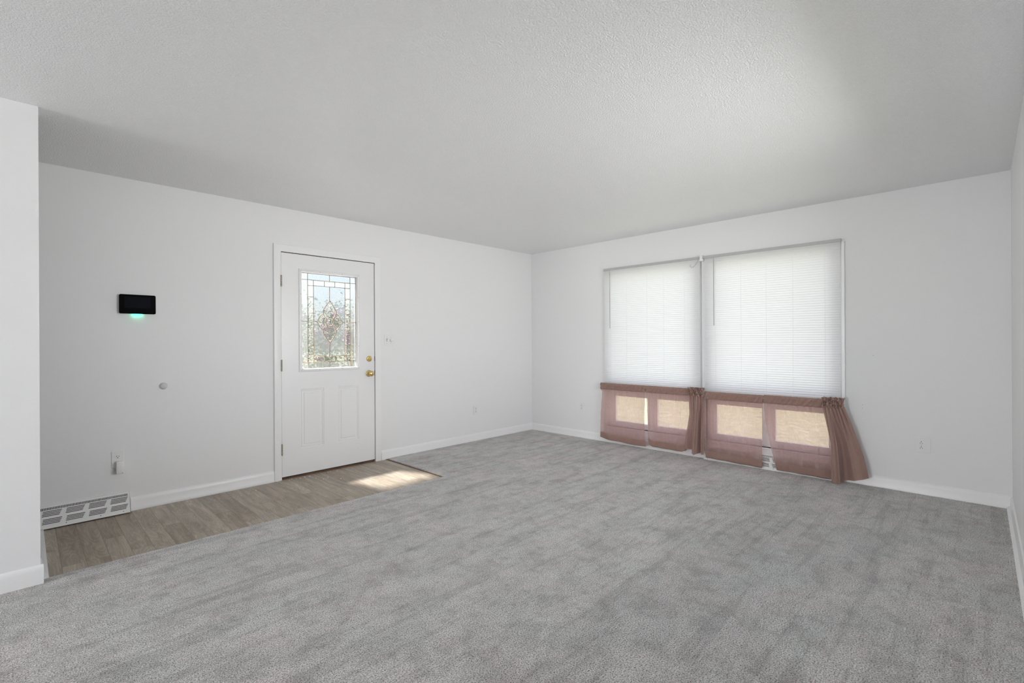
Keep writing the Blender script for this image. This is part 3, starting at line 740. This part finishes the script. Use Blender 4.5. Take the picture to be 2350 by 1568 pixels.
# ------------------------------------------------------------------ floor registers
def register(p0, along, out, length, ng, label, first=0.0):
    p0, al, ou = Vector(p0), Vector(along), Vector(out)
    HT, D0, D1 = .140, .012, .062
    f = lambda s, t, d: p0+al*s+ou*(D1+(D0-D1)*t**1.0+d)+Vector((0, 0, HT*t))
    root = thing('baseboard_register', tuple(p0+al*length/2), label, 'floor vent')
    bm = BM()
    def group_spans():
        gap = .018; m = .012; gl = (length-2*m-gap*(ng-1))/ng
        return [(m+i*(gl+gap), m+i*(gl+gap)+gl) for i in range(ng)]
    gs = group_spans(); bands = [(0, .20, [])]
    for base, top in ((.20, .42), (.54, .76)):
        h = (top-base)/7
        for k in range(7): bands.append((base+k*h, base+(k+1)*h, [(a+.001*k, c-.002*(6-k)) for a, c in gs] if k % 2 == 0 else []))
        if base < .3: bands.append((.42, .54, []))
    bands.append((.76, .80, [])); ns = int(length/.0078); bands.append((.80, .915, [(.010+i*(length-.02)/ns, .010+i*(length-.02)/ns+.0040) for i in range(ns)])); bands.append((.915, 1, []))
    for t0, t1, hs in bands:
        cuts = [0]+[q for h in hs for q in h]+[length]
        for a, c in zip(cuts[::2], cuts[1::2]):
            vs = [bm.verts.new(f(s, t, d)) for d in (0, -.0018) for s, t in ((a, t0), (c, t0), (c, t1), (a, t1))]
            for q in [(0,3,2,1),(4,5,6,7),(0,1,5,4),(1,2,6,5),(2,3,7,6),(3,0,4,7)]: bm.faces.new([vs[k] for k in q])
    part('grille', bm, VENTM, root)
    bm = BM()      # end caps and top lip
    for s in (0, length):
        q = [bm.verts.new(p) for p in (f(s, .03, 0), f(s, 1, 0), p0+al*s+Vector((0, 0, HT)), p0+al*s)]
        e = [bm.verts.new(v.co+al*(.002 if s == 0 else -.002)) for v in q]
        for i in range(4): bm.faces.new((q[i], q[(i+1) % 4], e[(i+1) % 4], e[i]))
        bm.faces.new(q); bm.faces.new(e)
    q = [bm.verts.new(p) for p in (f(0, 1, 0), f(length, 1, 0), p0+al*length+Vector((0, 0, HT)), p0+Vector((0, 0, HT)))]; bm.faces.new(q)
    part('casing', bm, VENTM, root)
    bm = BM(); q = [bm.verts.new(p0+al*s+ou*o+Vector((0, 0, z))) for s in (.003, length-.003) for o, z in ((.001, .002), (.030, .002), (.004, HT-.004), (.001, HT-.004))]
    for fc in [(0,1,2,3),(7,6,5,4),(0,4,5,1),(1,5,6,2),(2,6,7,3),(3,7,4,0)]: bm.faces.new([q[k] for k in fc])
    part('duct', bm, VINT, root)
    scm = mat('dark screw', (.12, .12, .12), .5, .5)
    for s, t in ((.05, .10), (length*.42, .12), (length*.72, .11), (length-.04, .10)):
        bm = BM(); lathe(bm, [(0, .003), (.001, .003), (.001, 0)], f(s, t, 0), ou, 8); part('screw', bm, scm, root)
    return root
register((-5.022, 0, -.001), (1, 0, 0), (0, -1, 0), .590, 5, 'long white slotted heating register at the floor left of the entry door')
register((0, -3.565, -.002), (0, 1, 0), (-1, 0, 0), 1.13, 9, 'white slotted heating register behind the brown curtains below the window')

# ------------------------------------------------------------------ wall fittings
def plate(bm, c, ax, wdt, hgt, th=.006):
    x, y, z = c
    if ax == 'y': box(bm, x-wdt/2, x+wdt/2, y-th, y, z-hgt/2, z+hgt/2, .0022)
    else: box(bm, x-th, x, y-wdt/2, y+wdt/2, z-hgt/2, z+hgt/2, .0022)
def outlet(c, ax, label, wdt=.070, flip=False, offs=0.0, only_top=False, group='wall outlets'):
    root = thing('power_outlet', c, label, 'power outlet', group)
    bm = BM(); plate(bm, c, ax, wdt, .115); part('cover_plate', bm, PLAST, root)
    n = Vector((0, -1, 0)) if ax == 'y' else Vector((-1, 0, 0)); t = Vector((1, 0, 0)) if ax == 'y' else Vector((0, -1, 0))
    cc = Vector(c)+t*offs
    for sgn in ((1, -1) if not only_top else (1,)):
        z = sgn*.0195
        bm = BM(); pts = []
        for k in range(24):
            a = 2*pi*k/24; pts.append((.0172*cos(a), max(-.0135, min(.0135, .0172*sin(a)))))
        A = [bm.verts.new(cc+t*a+Vector((0, 0, z+b2))+n*.0055) for a, b2 in pts]; B = [bm.verts.new(cc+t*a+Vector((0, 0, z+b2))+n*.0085) for a, b2 in pts]
        for k in range(24): bm.faces.new((A[k], A[(k+1) % 24], B[(k+1) % 24], B[k]))
        bm.faces.new(B); rc = part('receptacle', bm, PLAST, root)
        bm = BM(); up = 1 if flip else -1
        for dx, dz, w2, h2 in ((-.0063, -.003*up, .0013, .0044), (.0063, -.003*up, .0013, .0037), (0, .0078*up, .0026, .0026)):
            q = [bm.verts.new(cc+t*(dx+sx*w2)+Vector((0, 0, z+dz+sz*h2))+n*o) for o in (.0083, .0090) for sx, sz in ((-1, -1), (1, -1), (1, 1), (-1, 1))]
            for fc in [(0,3,2,1),(4,5,6,7),(0,1,5,4),(1,2,6,5),(2,3,7,6),(3,0,4,7)]: bm.faces.new([q[k] for k in fc])
        part('slots', bm, DARK, rc)
    if not only_top:
        bm = BM(); lathe(bm, [(0, .003), (.0012, .0026), (.0014, 0)], cc+n*.006, n, 10); part('screw', bm, NICKEL, root)
    return root
outlet((-4.497, 0, .385), 'y', 'white wall outlet with an adapter plugged into its lower half', only_top=True)
outlet((-1.047, 0, .379), 'y', 'white wall outlet on the door wall, right of the entry door')
outlet((0, -.855, .389), 'x', 'white wall outlet between the room corner and the window', flip=True)
outlet((0, -4.155, .386), 'x', 'wide white wall outlet right of the window, slots showing dark', wdt=.098, flip=True, offs=-.008)
t = thing('power_adapter', (-4.49, -.010, .28), 'white plug-in adapter hanging in the outlet above the register', 'power adapter')
bm = BM(); box(bm, -4.510, -4.468, -.042, -.010, .283, .373, .005, 3); part('housing', bm, PLAST, t, smooth=True, angle=40)
bm = BM(); lathe(bm, [(0, .010), (.010, .010), (.012, .006)], (-4.515, -.018, .300), (0, -1, 0), 14); part('side_knob', bm, mat('greenish white plastic', (.62, .64, .58), .4), t)
bm = BM(); lathe(bm, [(0, .0022), (.001, .0022), (.001, 0)], (-4.474, -.042, .288), (0, -1, 0), 8); part('indicator', bm, DARK, t)
# light switch with dimmer knob
t = thing('light_switch', (-2.258, 0, 1.245), 'white wall plate with toggle and round dimmer knob beside the door', 'light switch')
bm = BM(); plate(bm, (-2.258, 0, 1.247), 'y', .115, .115); part('cover_plate', bm, PLAST, t)
bm = BM(); box(bm, -2.289, -2.279, -.016, -.005, 1.236, 1.256, .002); part('toggle', bm, PLAST, t)
bm = BM(); box(bm, -2.292, -2.276, -.0066, -.0055, 1.234, 1.262); part('toggle_slot', bm, mat('grey slot shadowless plastic', (.25, .25, .25), .6), t)
bm = BM(); lathe(bm, [(0, .019), (.004, .019), (.006, .016), (.022, .0145), (.024, .012), (.024, 0)], (-2.238, -.006, 1.246), (0, -1, 0), 24); part('dimmer_knob', bm, PLAST, t, smooth=True, angle=40)
for x in (-2.284, -2.238):
    for z in (1.276, 1.217):
        bm = BM(); lathe(bm, [(0, .0028), (.001, .0025), (.001, 0)], (x, -.006, z), (0, -1, 0), 8); part('screw', bm, NICKEL, t)
# alarm panel
t = thing('alarm_keypad', (-4.379, 0, 1.515), 'black touchscreen wall panel glowing green underneath', 'wall panel')
bm = BM(); box(bm, -4.484, -4.274, -.014, -.0, 1.447, 1.583, .006, 3); part('back_housing', bm, PLAST, t, smooth=True, angle=40)
def rrect(bm, x0, x1, z0, z1, y0, y1, r):
    pts = []
    for cx_, cz_, a0 in ((x1-r, z1-r, 0), (x0+r, z1-r, 90), (x0+r, z0+r, 180), (x1-r, z0+r, 270)):
        for k in range(7):
            a = radians(a0+15*k); pts.append((cx_+r*cos(a), cz_+r*sin(a)))
    A = [bm.verts.new((x, y0, z)) for x, z in pts]; B = [bm.verts.new((x, y1, z)) for x, z in pts]; n = len(pts)
    for k in range(n): bm.faces.new((A[k], A[(k+1) % n], B[(k+1) % n], B[k]))
    bm.faces.new(A[::-1]); bm.faces.new(B)
bm = BM(); rrect(bm, -4.487, -4.271, 1.4445, 1.5860, -.014, -.024, .010); g = part('glass_front', bm, BLACKG, t); tag(g, 'glossy black front')
bm = BM(); rrect(bm, -4.456, -4.302, 1.487, 1.571, -.0238, -.0246, .002); part('screen', bm, SCREEN, g)
LED = bpy.data.materials.new('green light'); LED.use_nodes = True
P(LED).inputs['Emission Color'].default_value = (.02, 1, .5, 1); P(LED).inputs['Emission Strength'].default_value = 6; P(LED).inputs['Base Color'].default_value = (.1, .8, .5, 1)
bm = BM(); box(bm, -4.412, -4.352, -.012, -.004, 1.4455, 1.4475); part('status_light', bm, LED, t)
for xx in (-4.398, -4.380, -4.362):
    pl = bpy.data.lights.new('keypad_glow', 'POINT'); pl.energy = .0085; pl.color = (.0, 1, .52); pl.shadow_soft_size = .004
    po = bpy.data.objects.new('keypad_glow', pl); C.objects.link(po); po.location = (xx, -.009, 1.4385)
# door stop bumper, wall anchors
bm = BM(); lathe(bm, [(0, .0260), (.002, .0265), (.010, .024), (.016, .018), (.019, .009), (.0195, 0)], (-4.222, 0, .898), (0, -1, 0), 28)
single('door_bumper', bm, mat('soft white rubber', (.66, .66, .66), .6), (-4.222, 0, .898), 'round white rubber door bumper stuck on the wall below the keypad', 'door bumper', smooth=True)
bm = BM(); lathe(bm, [(0, .004), (.003, .0035), (.0035, 0)], (0, -3.843, 1.092), (-1, 0, 0), 10)
single('wall_screw', bm, mat('pale screw', (.6, .6, .6), .4), (0, -3.843, 1.092), 'small pale wall anchor screw in bare wall right of the blinds', 'screw')
for z, lab in ((.674, 'upper of two tiny nails in wall just right of the curtain top'), (.644, 'lower of two tiny nails in wall just right of the curtain top')):
    bm = BM(); lathe(bm, [(0, .0028), (.002, .0022), (.002, 0)], (0, -3.768, z), (-1, 0, 0), 8)
    single('wall_nail', bm, NICKEL, (0, -3.768, z), lab, 'nail', 'nails beside the curtain')

# ------------------------------------------------------------------ outside
GRASS = mat('sunlit lawn', (.2, .26, .08), .9)
L(GRASS, ramp(GRASS, tex_noise(GRASS, coords(GRASS), 6, 5, .65), [(.3, (.085, .088, .055)), (.7, (.160, .158, .108))]), P(GRASS).inputs['Base Color'])
b = BM(); box(b, -60, 70, -60, 70, -.60, -.35); o = link('lawn', b, GRASS); tag(o, kind='structure')
ASPH = mat('grey asphalt', (.13, .13, .128), .9)
CONC = mat('pale concrete', (.50, .49, .47), .85)
L(CONC, ramp(CONC, tex_noise(CONC, coords(CONC), 3, 5, .6), [(.3, (.42, .41, .39)), (.7, (.60, .59, .57))]), P(CONC).inputs['Base Color'])
b = BM(); box(b, -5.2, .9, .15, 3.3, -.36, -.12); o = link('porch_slab', b, CONC); tag(o, kind='structure')  # unseen slab, extended outward so the ceiling reflects its sunlit top
b = BM(); box(b, -60, 70, 9.5, 17, -.36, -.335); o = link('street', b, ASPH); tag(o, kind='structure')
LEAF = mat('green leaves', (.08, .17, .03), .6)
L(LEAF, ramp(LEAF, tex_noise(LEAF, coords(LEAF), 9, 2), [(.35, (.009, .024, .007)), (.65, (.050, .085, .018))]), P(LEAF).inputs['Base Color'])
BLOS = mat('pink purple blossom', (.36, .15, .30), .7); BARK = mat('brown bark', (.16, .11, .08), .9)
def leaves(bm, pts, size):
    for p in pts:
        s = size*random.uniform(.6, 1.3); d = Vector((random.gauss(0, 1), random.gauss(0, 1), random.gauss(0, .7))).normalized()
        e = d.cross(Vector((random.gauss(0, 1), random.gauss(0, 1), random.gauss(0, 1)))).normalized()*s*.4; d *= s
        c = Vector(p); vs = [bm.verts.new(q) for q in (c-d*.5, c+e*.8-d*.05, c+d*.5, c-e*.8-d*.05)]; bm.faces.new(vs)
def shrub(loc, rx, rz, nl, nb, label):
    x, y, z = loc; root = thing('flowering_shrub', loc, label, 'shrub', 'flowering shrubs outside the entry door')
    cl = [(x+random.gauss(0, rx*.5), y+random.gauss(0, rx*.5), z+rz*random.uniform(.35, 1.9)) for _ in range(26)]
    def around(c, r): return (c[0]+random.gauss(0, r), c[1]+random.gauss(0, r), max(z+.05, c[2]+random.gauss(0, r)))
    b = BM(); leaves(b, [around(random.choice(cl), .15) for _ in range(nl)], .052); part('foliage', b, LEAF, root)
    b = BM(); leaves(b, [around(c, .06) for c in cl[::2] for _ in range(nb)], .045); tag(part('blossoms', b, BLOS, root), 'pink purple blossoms')
    b = BM()
    for c in cl[:9]: tube(b, [(x+random.uniform(-.06, .06), y, z), ((x+c[0])/2+random.uniform(-.1, .1), (y+c[1])/2, (z+c[2])/2), c], [.018, .012, .006], 6)
    part('stems', b, BARK, root)
random.seed(11)
shrub((-1.15, 3.9, -.35), .75, 1.15, 6500, 130, 'green shrub with pink purple blossoms seen through the door glass')
shrub((.9, 6.6, -.35), 1.0, 1.3, 5000, 90, 'looser blossoming green shrub farther off behind the door glass')
